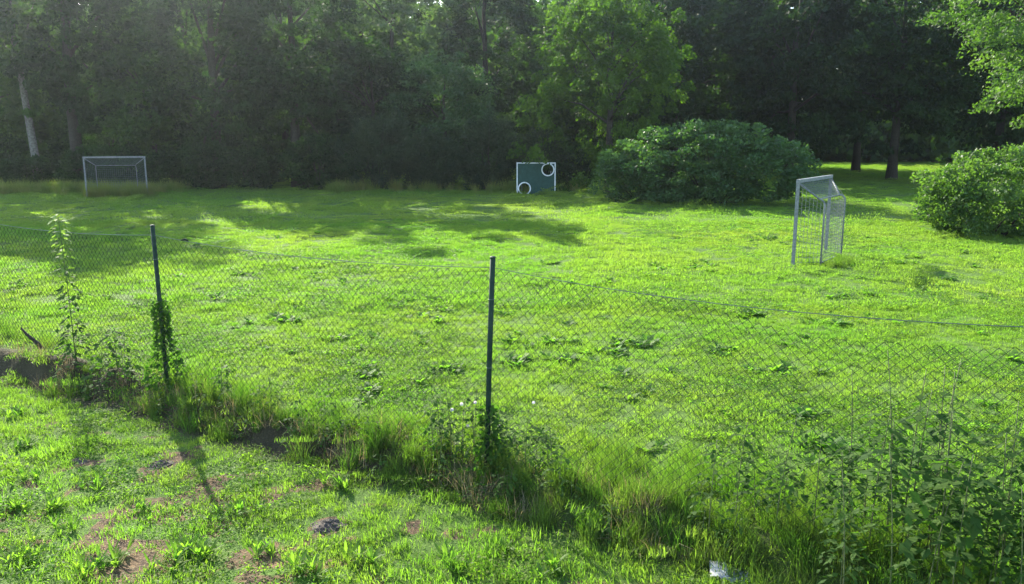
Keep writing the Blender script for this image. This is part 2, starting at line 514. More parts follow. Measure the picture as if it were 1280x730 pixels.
# leafy cover
P = grid_pts(3.2, 15, .30, .72, 2.2, 2)
bk = bare(P[:, 0], P[:, 1]); bd = bank_dark(P[:, 0], P[:, 1])
hn = vnoise(P[:, 0], P[:, 1], 1.1, 41) * .6 + vnoise(P[:, 0], P[:, 1], .35, 42) * .4
keep = (r.uniform(0, 1, len(P)) < smooth(.35, .62, hn)) & (r.uniform(0, 1, len(P)) > bk * 1.1 + bd * .6)
P2 = P[keep]
scatter('clover', with_z(P2), r.uniform(.8, 1.5, len(P2)), r.uniform(0, .5, len(P2)), herb_set, 5, 'low clover and small leafy herbs spread through the lawn', 'clover', 4)
# field 15 to 30 m
P = grid_pts(14.6, 30, .52, .70, 2.5, 6)
tn = vnoise(P[:, 0], P[:, 1], 3.2, 51) * .5 + vnoise(P[:, 0], P[:, 1], .9, 52) * .3 - .1
scatter('field_grass', with_z(P), .7 + .6 * vnoise(P[:, 0], P[:, 1], 1.3, 53), tn, mid_set, 5, 'bright mown grass of the playing field beyond the fence', 'grass', 7)
P = grid_pts(29.5, 95, 1.15, .68, 4, 8)
tn = vnoise(P[:, 0], P[:, 1], 5, 54) * .5 + vnoise(P[:, 0], P[:, 1], 1.8, 55) * .3 - .1
scatter('far_grass', with_z(P), .7 + .5 * vnoise(P[:, 0], P[:, 1], 2.5, 56), tn, far_set, 5, 'mown grass reaching back to the trees', 'grass', 9)

clover_set = make_set('field_clover_tuft', [herb_mesh('field_clover_tuft', 300, .42, .015, .055, .021, 65 + i) for i in range(4)])
P = grid_pts(14.6, 30, .6, .70, 2.5, 66)
hn = vnoise(P[:, 0], P[:, 1], 2.6, 43) * .6 + vnoise(P[:, 0], P[:, 1], .8, 44) * .4
P = P[r.uniform(0, 1, len(P)) < smooth(.42, .66, hn)]
scatter('field_clover', with_z(P), r.uniform(.8, 1.3, len(P)), r.uniform(0, .3, len(P)), clover_set, 4, 'patches of clover in the mown playing field', 'clover', 67)

# broad tufts on the near lawn
BT = [(240, 690), (40, 600), (60, 640), (30, 560), (150, 700), (110, 715), (385, 712), (75, 665), (12, 640), (215, 705), (330, 695), (450, 700), (255, 700), (20, 700), (180, 640), (300, 640), (120, 610), (560, 705), (620, 690), (690, 715), (15, 520), (420, 610)]
Q = []
for a, b in BT:
    p = ground_px(a, b)
    for k in range(5): Q.append((p.x + random.gauss(0, .07), p.y + random.gauss(0, .07)))
Q = np.array(Q)
scatter('broad_grass', with_z(Q), r.uniform(.6, 1.15, len(Q)), r.uniform(.0, .3, len(Q)), broad_set, 5, 'coarse broad-bladed grass clumps standing out of the near lawn', 'grass', 12)
# dark leafy rosettes in the field
DT = [(668, 430), (690, 432), (715, 452), (795, 432), (805, 428), (640, 452), (520, 400), (425, 424), (970, 466), (1065, 371), (1185, 350), (885, 332), (830, 334), (862, 329), (875, 337), (905, 440), (740, 355), (540, 378), (560, 462), (770, 440), (1000, 520), (1020, 560), (450, 470), (350, 402), (300, 345), (120, 372), (20, 358), (690, 330), (960, 300), (1120, 330), (610, 300), (480, 275), (940, 395), (1030, 405)]
Q = []
for a, b in DT:
    p = ground_px(a, b); sp = .05 + .006 * p.y
    for k in range(7): Q.append((p.x + random.gauss(0, sp * 1.5), p.y + random.gauss(0, sp)))
for k in range(260):
    y = 7 + 23 * random.random() ** 1.4; Q.append((random.uniform(-.7, .7) * y, y))
Q = np.array(Q); tq, sq = fence_st(Q[:, 0], Q[:, 1]); Q = Q[sq < .1]
scatter('dock_leaves', with_z(Q), r.uniform(.7, 1.5, len(Q)), r.uniform(0, .15, len(Q)), dock_set, 4, 'dark broad-leaved rosettes dotted through the playing field', 'weeds', 13)

# long grass along the fence foot and along the edge of the wood
Q = []
for k in range(360):
    t = random.uniform(-6, 9); s = random.gauss(-.10, .24)
    if t < -1.2 and s > -.3: continue
    if vnoise(t, 0, .55, 61) < .5 and random.random() < .8: continue
    Q.append((FP0.x + FT.x * t + FN.x * s, FP0.y + FT.y * t + FN.y * s))
for k in range(150):                                                # taller towards the thicket
    t = random.uniform(5.2, 9); s = random.gauss(-.45, .35)
    Q.append((FP0.x + FT.x * t + FN.x * s, FP0.y + FT.y * t + FN.y * s))
for k in range(16): Q.append((7.75 + random.gauss(0, .3), 19.6 + random.gauss(0, .25)))
for k in range(330):                                                # ragged growth over the earth bank
    t = random.uniform(-4.5, 8); s = random.uniform(-.05, .5)
    if vnoise(t, 3, .45, 63) < .42 or (t < -.8 and random.random() < .55): continue
    Q.append((FP0.x + FT.x * t + FN.x * s, FP0.y + FT.y * t + FN.y * s))
nf = len(Q)
for k in range(420):
    x = random.uniform(-34, -9); y = 45.6 + random.gauss(0, .7) + .5 * math.sin(x * .9)
    if vnoise(x, 0, 2.2, 62) < .35: continue
    Q.append((x, y))
for k in range(110): Q.append((random.uniform(-21.9, -19.0), 42.4 + random.uniform(-.5, 1.2)))       # in and before the left goal
for k in range(70): Q.append((random.uniform(-9, 10), 46.2 + random.gauss(0, .5)))
Q = np.array(Q)
SC = np.concatenate([r.uniform(.25, .8, nf), r.uniform(1.2, 2.0, len(Q) - nf)])
scatter('long_grass', with_z(Q), SC, np.concatenate([r.uniform(0, .35, nf), r.uniform(.3, .9, len(Q) - nf)]), tall_set, 5, 'uncut long grass along the fence foot and the wood edge', 'grass', 14)
Q = []
for k in range(50):
    t = random.choice([random.uniform(4.6, 7.2), random.uniform(-6, 7)]); s = random.gauss(.12, .16)
    Q.append((FP0.x + FT.x * t + FN.x * s, FP0.y + FT.y * t + FN.y * s))
for k in range(55):
    t = random.uniform(-4.5, 3.5); s = random.uniform(.0, .34)
    Q.append((FP0.x + FT.x * t + FN.x * s, FP0.y + FT.y * t + FN.y * s))
Q = np.array(Q)
scatter('dry_grass', with_z(Q), r.uniform(.4, .9, len(Q)), r.uniform(0, 1, len(Q)), dry_set, 4, 'bleached dry grass stalks lying at the fence foot', 'dry grass', 15)

# ---------------------------------------------------------------- molehills
def molehill(p, rad, seed, label, group=None):
    r = random.Random(seed)
    from mathutils import noise
    bm = bmesh.new()
    bmesh.ops.create_icosphere(bm, subdivisions=4, radius=1.0)
    for v in bm.verts:
        rr = math.hypot(v.co.x, v.co.y)
        n = 1 + noise.noise(v.co * 2.1 + Vector((seed, 0, 0))) * .35
        z = (1 - rr) * .30 if v.co.z > 0 else -.15
        v.co = Vector((v.co.x * rad * n, v.co.y * rad * .8 * n, z * rad + noise.noise(v.co * 9) * .006))
    for k in range(70):                                             # crumbs of earth
        a, q = r.uniform(0, 6.283), abs(r.gauss(0, .5)) * rad
        c = bmesh.ops.create_icosphere(bm, subdivisions=1, radius=r.uniform(.006, .017))['verts']
        off = Vector((math.cos(a) * q, math.sin(a) * q * .8, max(0, 1 - q / rad) * .28 * rad + .003))
        for v in c: v.co = v.co * r.uniform(.75, 1.25) + off
    me = bpy.data.meshes.new('molehill'); bm.to_mesh(me); bm.free()
    o = link_mesh('molehill', me, M['soil'])
    o.location = (p.x, p.y, p.z - .004)
    tag(o, label, 'molehill', group)
ML = ['round molehill of grey soil nearest the post with climbing leaves', 'small low molehill beside the foot of the tall flowering stalk\'s shadow',
      'widest crumbly molehill in a bare patch of the near lawn', 'small clod heap touching the widest molehill']
for k, (p, rd) in enumerate(MOLE_XY): molehill(p, rd * .85, k + 2, ML[k])

# ---------------------------------------------------------------- chain-link fence
fence = tag(empty('chain_link_fence', (FP1.x, FP1.y, 0)), 'sagging green chain-link fence running between the two lawns', 'fence')
def fpt(t, z, s=0.0):
    """fence coordinates relative to the fence's origin (foot of the second post)"""
    t0 = (FP1 - FP0).length
    return Vector((FT.x * (t - t0) + FN.x * s, FT.y * (t - t0) + FN.y * s, z))
BAY = (FP1 - FP0).length
POSTS = [(-BAY, 0, 0, 2.03), (0, -.03, .012, 2.05), (BAY, .075, -.01, 2.03), (2 * BAY, -.02, 0, 2.0)]
TOPS = []
for t, lx, ly, h in POSTS:
    m = MB()
    q = fpt(t, 0)
    zb = float(terrain(q.x + FP1.x, q.y + FP1.y))
    top = q + Vector((lx, ly, h))
    m.tube([q + Vector((0, 0, zb - .3)), q + Vector((lx * .5, ly * .5, h * .5)), top], .026, 10)
    o = m.build('post', M['post'], fence, True)
    c = MB(); c.tube([top, top + Vector((0, 0, .012)), top + Vector((0, 0, .02))], [.029, .029, .015], 10)
    c.build('post_cap', M['post'], o)
    for hz in (.35, 1.0, 1.65):                                     # wire ties
        k = MB(); pp = q + Vector((lx, ly, 0)) * (hz / h) + Vector((0, 0, hz))
        ring = [pp + Vector((math.cos(a) * .029, math.sin(a) * .029, 0)) for a in [i * math.pi / 5 for i in range(11)]]
        k.tube(ring, .0025, 4); k.build('wire_tie', M['wire_grey'], o)
    TOPS.append(top)

def mesh_top(t):
    """height of the mesh's upper edge; it sags between posts and has come off its wire past the third span's start"""
    u = (t / BAY) % 1.0
    z = 1.93 - .085 * 4 * u * (1 - u)
    if t > BAY: z = 1.93 - .10 * 4 * u * (1 - u) - .16 * float(smooth(1.38 * BAY, 1.62 * BAY, t)) * (1 - .5 * float(smooth(1.8 * BAY, 1.97 * BAY, t)))
    return z + .006 * math.sin(t * 7)
def wire_top(t):
    u = (t / BAY) % 1.0
    z = 1.945 - .085 * 4 * u * (1 - u)
    if t > BAY: z = 1.945 - .11 * 4 * u * (1 - u)
    return z
def lean(t):
    ks = [p[0] for p in POSTS]
    return (float(np.interp(t, ks, [p[1] for p in POSTS])), float(np.interp(t, ks, [p[2] for p in POSTS])))
def bulge(t, z): return .03 * math.sin(t * 1.7 + z * 1.1) * math.sin(math.pi * ((t / BAY) % 1)) 

CW = .088                                                            # diamond width; each wire zigzags over half of it
for b, t0 in enumerate((-BAY, 0, BAY)):
    m = MB(); nw = int(BAY / (CW * .5)); cw = BAY / nw
    nz = 42
    for i in range(nw):
        pts = []
        tc = t0 + (i + .5) * cw
        for j in range(nz + 1):
            sg = 1 if (i + j) % 2 else -1
            tt = tc + cw * .5 * sg
            ztop = mesh_top(tt - 1e-4 if tt >= t0 + BAY - 1e-6 else tt)
            z = ztop - (ztop - .03) * j / nz
            lx, ly = lean(tt); f = z / 2.03
            pts.append(fpt(tt, z, bulge(tt, z) + .003 * (1 if i % 2 else -1)) + Vector((lx * f, ly * f, 0)))
        m.tube(pts, .0024, 4, False)
    o = m.build('wire_mesh', M['wire'], fence); o['kind'] = 'stuff'
    w = MB(); pts = []
    for i in range(41):
        tt = t0 + BAY * i / 40; lx, ly = lean(tt); f = .96
        pts.append(fpt(tt, wire_top(tt)) + Vector((lx * f, ly * f, 0)))
    w.tube(pts, .0032, 5); w.build('top_wire', M['wire_grey'], fence)
# the scrap snagged on the top wire
k = MB(); q = fpt(.55, wire_top(.55))
k.tube([q + Vector((-.06, .03, .005)), q + Vector((0, 0, .018)), q + Vector((.05, -.03, .004))], [.008, .014, .006], 6)
k.build('wire_knot', M['wire'], fence, True)

# ---------------------------------------------------------------- steel goals
def steel_goal(loc, rz, label, seed):
    g = tag(empty('steel_goal', loc, rz), label, 'goal', 'steel goals on the playing field')
    W, Wb, D, H1, H2 = 1.42, .95, .52, 2.0, 1.6                     # half widths front / back, depth, heights
    A, B = Vector((-W, 0, H1)), Vector((W, 0, H1))
    for sx in (-1, 1):
        m = MB(); m.bar((sx * W, 0, -.2), (sx * W, 0, H1 - .001), .07, .07, (0, 1, 0)); m.build('goal_post', M['galv'], g)
    m = MB(); m.bar((-W - .04, 0, H1 + .04), (W + .04, 0, H1 + .04), .08, .08); m.build('crossbar', M['galv'], g)
    for sx in (-1, 1):
        m = MB(); pts = [(sx * Wb, D, -.15), (sx * Wb, D, H2 - .16)]
        for i in range(1, 6):
            a = i / 5 * math.pi / 2
            pts.append((sx * (Wb - .03 * (1 - math.cos(a))), D - .16 * (1 - math.cos(a)) * .9, H2 - .16 + .16 * math.sin(a)))
        pts.append((sx * (W - .02), .02, H1 - .01))
        m.tube(pts, .021, 8); m.build('rear_stay', M['galv'], g, True)
    m = MB(); m.tube([(-Wb, D - .14, H2), (Wb, D - .14, H2)], .018, 8); m.build('rear_rail', M['galv'], g, True)
    m = MB(); m.tube([(-Wb, D, .06), (Wb, D, .06)], .018, 8); m.build('ground_rail', M['galv'], g, True)
    def panel(name, p00, p10, p11, p01, nu, nv, r=.0042):
        m = MB(); p00, p10, p11, p01 = map(Vector, (p00, p10, p11, p01))
        def at(u, v): return (p00.lerp(p10, u)).lerp(p01.lerp(p11, u), v)
        for i in range(nu + 1): m.tube([at(i / nu, 0), at(i / nu, 1)], r, 4, False)
        for j in range(nv + 1): m.tube([at(0, j / nv) + Vector((0, .009, 0)), at(1, j / nv) + Vector((0, .009, 0))], r, 4, False)
        o = m.build(name, M['net_wire'], g); o['kind'] = 'stuff'
    panel('back_net', (-Wb, D, .06), (Wb, D, .06), (Wb, D, H2 - .1), (-Wb, D, H2 - .1), 20, 15)
    panel('roof_net', (-W, .03, H1), (W, .03, H1), (Wb, D - .14, H2), (-Wb, D - .14, H2), 34, 10)
    for sx in (-1, 1): panel('side_net', (sx * W, .03, .08), (sx * Wb, D, .08), (sx * Wb, D, H2 - .08), (sx * W, .03, H1 - .06), 7, 14)
    return g
GA, GU = Vector((6.82, 19.58)), Vector((.585, .81)).normalized()
gc = GA + GU * 1.42
steel_goal((gc.x, gc.y, float(terrain(gc.x, gc.y))), math.atan2(-GU.y, -GU.x), 'grey steel goal seen end-on, its mouth turned away towards the ball wall', 1)
GL, GR = Vector((-21.77, 41.9)), Vector((-19.05, 42.95))
gc = (GL + GR) / 2
steel_goal((gc.x, gc.y, float(terrain(gc.x, gc.y))), math.atan2((GR - GL).y, (GR - GL).x), 'grey steel goal seen frontally with long grass grown into its mouth', 2)

# ---------------------------------------------------------------- ball wall with two holes
def ball_wall(loc, rz):
    g = tag(empty('ball_wall', loc, rz), 'dark green ball wall with two white-rimmed round holes', 'ball wall')
    W, Hh, T = 2.12, 1.68, .05
    holes = [(-.63, .28, .30), (.64, 1.30, .30)]                     # x, z, radius (lower one runs into the ground)
    m = MB(); S = 48
    zc = .80                                                          # the board is two halves with a seam
    def half(x0, x1, z0, z1, hx, hz, hr):
        """plate with a round hole: ring of quads from the hole to the rectangle"""
        corners = [math.atan2(z - hz, x - hx) for x in (x0, x1) for z in (z0, z1)]
        ang = sorted(set([2 * math.pi * k / S - math.pi for k in range(S)] + corners))
        n = len(ang)
        inner, outer = [], []
        for a in ang:
            c, s = math.cos(a), math.sin(a)
            inner.append((hx + hr * c, hz + hr * s))
            tx = ((x1 - hx) / c if c > 1e-9 else (x0 - hx) / c if c < -1e-9 else 1e9)
            tz = ((z1 - hz) / s if s > 1e-9 else (z0 - hz) / s if s < -1e-9 else 1e9)
            k = min(tx, tz); outer.append((hx + k * c, hz + k * s))
        vs = [(x, -T / 2, z) for x, z in inner] + [(x, -T / 2, z) for x, z in outer] + [(x, T / 2, z) for x, z in inner] + [(x, T / 2, z) for x, z in outer]
        fs = []
        for i in range(n):
            j = (i + 1) % n
            fs += [(i, j, n + j, n + i), (2 * n + i, 3 * n + i, 3 * n + j, 2 * n + j), (i, 2 * n + i, 2 * n + j, j), (n + i, n + j, 3 * n + j, 3 * n + i)]
        m2 = MB(); m2.add(vs, fs); return m2
    half(-W / 2 + .03, .0, -.1, Hh - .03, *holes[0]).build('board', M['board'], g)
    half(.006, W / 2 - .03, -.1, Hh - .03, *holes[1]).build('board', M['board'], g)
    for hx, hz, hr in holes:
        m = MB(); rings = []
        for k in range(40):
            a = 2 * math.pi * k / 40; c, s = math.cos(a), math.sin(a)
            for (rr, y) in ((hr - .008, -T / 2 - .018), (hr + .055, -T / 2 - .018), (hr + .055, -T / 2 + .001), (hr - .008, -T / 2 + .001)):
                rings.append((hx + rr * c, y, hz + rr * s))
        fs = []
        for k in range(40):
            a, b = k * 4, ((k + 1) % 40) * 4
            fs += [(a + q, b + q, b + (q + 1) % 4, a + (q + 1) % 4) for q in range(4)]
        m.add(rings, fs); m.build('hole_rim', M['white'], g)
    for sx in (-1, 1):
        m = MB(); m.bar((sx * (W / 2 - .028), 0, -.25), (sx * (W / 2 - .028), 0, Hh - .06), .062, .08, (0, 1, 0)); m.build('frame_post', M['white'], g)
        m = MB(); m.bar((sx * .8, .04, 1.2), (sx * .8, .75, -.1), .05, .05); m.build('rear_strut', M['galv'], g)
    m = MB(); m.bar((-W / 2, 0, Hh - .028), (W / 2, 0, Hh - .028), .08, .06); m.build('frame_rail', M['white'], g)
p = ground_px(670, 242)
ball_wall((p.x, p.y, p.z), math.radians(-3))

# ---------------------------------------------------------------- trees and bushes
def crown_mesh(name, c, rad, nclump, nleaf, size, clr, seed, flat=.55, droop=.2, shell=.5, lob=.35, aspect=.5, zcut=None, up=0.0):
    """leaf clumps spread through an uneven ellipsoid"""
    r = np.random.default_rng(seed)
    d = r.normal(size=(nclump, 3)); d /= np.linalg.norm(d, axis=1)[:, None]
    lobes = r.normal(size=(14, 3)); lobes /= np.linalg.norm(lobes, axis=1)[:, None]
    amp = r.uniform(-1, 1, 14)
    bump = (np.exp(-(1 - d @ lobes.T) * 7) * amp).sum(1)
    rr = (shell + (1 - shell) * r.uniform(0, 1, nclump) ** .6) * (1 + lob * bump)
    sh = r.uniform(0, 1, nclump) < .13                               # shoots that stand out of the outline
    rr = np.where(sh, r.uniform(1.0, 1.11, nclump), rr)
    cc = d * rr[:, None] * np.asarray(rad)
    if zcut is not None: cc[:, 2] = np.where(cc[:, 2] < zcut, zcut + r.uniform(0, .35, nclump) * abs(zcut) , cc[:, 2])
    cs = clr * r.uniform(.6, 1.35, nclump) * np.where(sh, .75, 1.0)
    ct = np.clip(r.normal(.45, .36, nclump), 0, 1)
    # leaves
    k = np.repeat(np.arange(nclump), nleaf); n = len(k)
    off = r.normal(size=(n, 3)); off *= (r.uniform(0, 1, n) ** .45 / np.linalg.norm(off, axis=1))[:, None]
    off[:, 2] *= flat
    rad_h = np.hypot(off[:, 0], off[:, 1]); off[:, 2] -= droop * rad_h ** 2
    pos = cc[k] + off * cs[k][:, None] + np.asarray(c)
    out = d[k] * np.array([1, 1, .3]) + r.normal(0, .75, (n, 3)); out[:, 2] += -droop + up
    out /= np.linalg.norm(out, axis=1)[:, None]
    rn = r.normal(size=(n, 3)); rn[:, 2] *= .6
    b = np.cross(out, rn); b /= np.linalg.norm(b, axis=1)[:, None] + 1e-9
    sz = size * r.uniform(.6, 1.4, n)
    V, l, cnt = quads_leaf(pos, out * (sz * .5)[:, None], b * (sz * .5 * aspect)[:, None])
    tint = np.clip(ct[k] + r.normal(0, .2, n), 0, 1)
    return np_mesh(name, V, l, cnt, np.repeat(tint, 4)), cc + np.asarray(c)

def trunk_mesh(h, r0, lean, clumps, seed, nb=9, fork=.3):
    r = random.Random(seed); m = MB()
    pts, rad = [], []
    for i in range(9):
        u = i / 8
        pts.append((lean[0] * u + r.gauss(0, .05) * u * 2, lean[1] * u + r.gauss(0, .05) * u * 2, -.3 + (h + .3) * u))
        rad.append(r0 * (1.35 if i == 0 else 1.0) * (1 - .85 * u))
    m.tube(pts, rad, 9)
    cs = [Vector(c) for c in clumps]; r.shuffle(cs)
    for c in cs[:nb]:
        u = max(fork, min(.9, (c.z / h) * r.uniform(.55, .85)))
        s = Vector((lean[0] * u, lean[1] * u, h * u))
        mid = s.lerp(c, .5) + Vector((0, 0, .1 * (c - s).length))
        rb = r0 * (1 - .85 * u) * .5
        m.tube([s, mid, c], [rb, rb * .6, rb * .15], 6)
    return m

def tree(x, y, h, w, base, mat, seed, label, group=None, nclump=190, nleaf=130, size=.29, clr=.85, trunk='bark', lean=(0, 0), r0=None, name='broadleaf_tree', crownshift=(0, 0), flat=.55, droop=.25, shell=.58, lob=.42, depth=None, nb=10, aspect=.5):
    z = float(terrain(x, y))
    root = tag(empty(name, (x, y, z)), label, 'tree', group)
    cz = (h + base) / 2
    me, cl = crown_mesh('crown', (lean[0] * .6 + crownshift[0], lean[1] * .6 + crownshift[1], cz), (w / 2, (depth or w) / 2, (h - base) / 2), nclump, nleaf, size, clr, seed, flat, droop, shell, lob, aspect)
    tm = trunk_mesh(h * .88, r0 or (.10 + h * .013), lean, cl, seed, nb)
    tm.build('trunk', M[trunk], root, True)
    link_mesh('crown', me, M[mat], root)
    return root

tree(-29.0, 50.5, 20, 8, 4.2, 'leaf_mid', 201, 'tall tree with a bare pale leaning trunk beside the overgrown goal', trunk='pale_bark', lean=(-1.0, 0), r0=.26, nclump=170)
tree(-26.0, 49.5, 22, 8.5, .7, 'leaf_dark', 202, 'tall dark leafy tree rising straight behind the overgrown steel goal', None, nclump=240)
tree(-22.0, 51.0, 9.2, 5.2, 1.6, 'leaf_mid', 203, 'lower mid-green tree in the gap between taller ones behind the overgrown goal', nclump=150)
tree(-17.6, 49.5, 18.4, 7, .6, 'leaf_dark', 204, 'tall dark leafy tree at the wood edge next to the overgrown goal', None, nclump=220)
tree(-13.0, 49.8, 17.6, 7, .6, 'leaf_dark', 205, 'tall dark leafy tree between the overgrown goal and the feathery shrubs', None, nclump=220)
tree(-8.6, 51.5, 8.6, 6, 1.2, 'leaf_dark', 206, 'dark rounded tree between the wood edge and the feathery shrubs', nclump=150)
tree(-4.2, 52.0, 8.0, 6.2, .8, 'leaf_blue', 207, 'blue-green spreading tree rising behind the ball wall\'s feathery shrubs', nclump=170, size=.2, droop=.1)
tree(-8.5, 60, 17.5, 8.5, 3.0, 'leaf_grey', 208, 'grey-green tall tree standing over the dark rounded tree', nclump=230)
tree(-2.0, 62, 18, 8.5, 3.0, 'leaf_dark', 209, 'tall dark tree behind the blue-green spreading tree', nclump=220)
tree(5.7, 48.5, 12.2, 8.2, 1.7, 'leaf_light', 210, 'light green tree with soft drooping sprays behind the ball wall', nclump=260, nleaf=165, size=.2, clr=.66, droop=.7, flat=.6, shell=.7)
# second row, deeper in the wood
ROW2 = 'trees deep in the wood'
R2 = 'tree deep in the wood glimpsed through gaps in the front row'
for k, (x, y, h, w) in enumerate([(-37, 58, 17, 9), (-31, 64, 18, 9), (-24, 62, 16, 9), (-18, 66, 17, 9), (-12.5, 70, 17, 9), (3.5, 68, 16, 9), (-42, 66, 18, 10)]):
    tree(x, y, h, w, 1.0, 'leaf_mid', 230 + k, R2, ROW2, nclump=170, nleaf=90, size=.42, clr=1.1)
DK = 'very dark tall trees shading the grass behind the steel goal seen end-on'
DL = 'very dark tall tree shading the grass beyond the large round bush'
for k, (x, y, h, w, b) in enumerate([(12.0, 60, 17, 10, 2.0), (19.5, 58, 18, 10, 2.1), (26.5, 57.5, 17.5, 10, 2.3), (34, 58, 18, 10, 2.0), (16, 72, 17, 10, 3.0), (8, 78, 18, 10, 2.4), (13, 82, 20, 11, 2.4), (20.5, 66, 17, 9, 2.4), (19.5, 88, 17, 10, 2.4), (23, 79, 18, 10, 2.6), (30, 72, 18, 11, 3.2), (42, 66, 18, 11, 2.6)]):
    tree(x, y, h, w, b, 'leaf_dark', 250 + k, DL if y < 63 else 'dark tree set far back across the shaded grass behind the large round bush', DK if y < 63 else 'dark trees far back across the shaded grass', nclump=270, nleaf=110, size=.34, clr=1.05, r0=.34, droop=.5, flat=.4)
tree(22.6, 33, 14.5, 10.5, 3.6, 'leaf_bush', 270, 'sunlit light-leaved tree overhanging the grass near the right-hand bush'.replace('right-hand', 'smaller light'), nclump=420, nleaf=130, size=.16, clr=.8, droop=.45, flat=.45)

def bush(x, y, w, d, h, mat, seed, label, name='bush', nclump=120, nleaf=90, size=.12, clr=.4, flat=.7, droop=.1, lob=.25, aspect=.55, up=.15, stems=9, shell=.55, group=None, cat='bush'):
    z = float(terrain(x, y))
    root = tag(empty(name, (x, y, z)), label, cat, group)
    me, cl = crown_mesh('foliage', (0, 0, h * .47), (w / 2, d / 2, h * .5), nclump, nleaf, size, clr, seed, flat, droop, shell, lob, aspect, zcut=-h * .40, up=up)
    r = random.Random(seed); m = MB()
    for c in r.sample([Vector(q) for q in cl], stems):
        b0 = Vector((c.x * .12 + r.gauss(0, .08), c.y * .12 + r.gauss(0, .08), -.15))
        m.tube([b0, b0.lerp(c, .5) + Vector((0, 0, .15)), c], [.035, .022, .008], 6)
    m.build('stems', M['bark'], root, True)
    link_mesh('foliage', me, M[mat], root)
    return root
bush(9.5, 38.2, 7.9, 4.8, 3.7, 'leaf_blue', 301, 'large round blue-green bush on the field between ball wall and dark trees', nclump=300, nleaf=110, size=.16, clr=.52, lob=.4, flat=.5)
bush(6.3, 39.8, 3.9, 3.2, 2.6, 'leaf_blue', 302, 'small bluish bush leaning against the flank of the large round bush', nclump=150, nleaf=80, size=.14, clr=.4)
bush(15.2, 25.7, 4.5, 3.6, 2.65, 'leaf_bush', 303, 'light green bush with pale leaves beside the open grass past the goal', nclump=260, nleaf=90, size=.12, clr=.38, lob=.42)
US = 'dark shrubs at the foot of the wood'
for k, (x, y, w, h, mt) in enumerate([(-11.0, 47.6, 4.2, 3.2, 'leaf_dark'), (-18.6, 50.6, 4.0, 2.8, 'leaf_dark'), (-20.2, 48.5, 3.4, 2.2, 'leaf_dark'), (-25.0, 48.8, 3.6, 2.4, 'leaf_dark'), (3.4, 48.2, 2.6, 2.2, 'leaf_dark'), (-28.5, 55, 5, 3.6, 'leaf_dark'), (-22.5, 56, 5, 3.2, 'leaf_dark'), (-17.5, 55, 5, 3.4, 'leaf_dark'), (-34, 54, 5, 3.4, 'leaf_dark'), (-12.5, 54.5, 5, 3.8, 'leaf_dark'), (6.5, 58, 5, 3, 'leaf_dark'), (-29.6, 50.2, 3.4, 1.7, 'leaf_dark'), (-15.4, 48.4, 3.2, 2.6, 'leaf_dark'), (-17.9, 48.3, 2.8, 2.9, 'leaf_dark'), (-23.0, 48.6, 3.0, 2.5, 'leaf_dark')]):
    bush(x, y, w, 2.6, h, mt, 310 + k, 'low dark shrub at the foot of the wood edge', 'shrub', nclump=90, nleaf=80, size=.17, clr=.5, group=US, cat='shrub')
def feathery(x, y, w, h, seed, label, group=None):
    bush(x, y, w, w * .8, h, 'needle', seed, label, 'feathery_shrub', nclump=150, nleaf=95, size=.26, clr=.42, flat=1.3, droop=0, up=.75, aspect=.16, lob=.3, group=group, cat='shrub')
feathery(-8.0, 47.6, 4.6, 4.3, 330, 'broad brownish feathery shrub at the wood edge, wider than its neighbours')
feathery(-4.6, 47.8, 3.4, 3.3, 331, 'low feathery shrub between the broad brownish one and the upright one')
feathery(-1.4, 48.0, 3.2, 4.2, 332, 'upright feathery shrub close beside the ball wall')
feathery(1.7, 49.2, 3.0, 3.4, 333, 'dark feathery shrub directly behind the ball wall')

# far wood closing the view
r = np.random.default_rng(77)
V, Lp, Cn, Tn = [], [], [], []; nv = 0
FAR = [(-95 + k * 8.5, 122, 13) for k in range(23)] + [(-70 + k * 6.5, 84 + 6 * (k % 2), 9.5) for k in range(13)] + [(48 + k * 7, 92 + 4 * (k % 2), 10) for k in range(6)] + [(8 + k * 5.5, 101 + 3 * (k % 2), 2.6) for k in range(14)] + [(-62 + k * 5.5, 74 + 3 * (k % 2), 3) for k in range(12)]
for k, (x, y, hz) in enumerate(FAR):
    x += r.uniform(-2, 2); y += r.uniform(-4, 4)
    me_n, nl = 95, 42
    c = np.array([x, y, hz])
    d = r.normal(size=(me_n, 3)); d /= np.linalg.norm(d, axis=1)[:, None]
    cc = c + d * (.5 + .5 * r.uniform(0, 1, (me_n, 1))) * [6.0, 4, hz]
    kk = np.repeat(np.arange(me_n), nl); n = len(kk)
    pos = cc[kk] + r.normal(0, .8, (n, 3))
    a = r.normal(size=(n, 3)); a /= np.linalg.norm(a, axis=1)[:, None]
    b = np.cross(a, r.normal(size=(n, 3))); b /= np.linalg.norm(b, axis=1)[:, None]
    v, l, q = quads_leaf(pos, a * .48, b * .36)
    v[:, 2] = np.maximum(v[:, 2], .02)
    V.append(v); Lp.append(l + nv); Cn.append(q); Tn.append(np.repeat(r.uniform(0, 1, n), 4)); nv += len(v)
me = np_mesh('far_wood', np.concatenate(V), np.concatenate(Lp), np.concatenate(Cn), np.concatenate(Tn))
tag(link_mesh('far_wood', me, M['leaf_mid']), 'far belt of woodland closing the view beyond the dark trees', 'wood', kind='stuff')

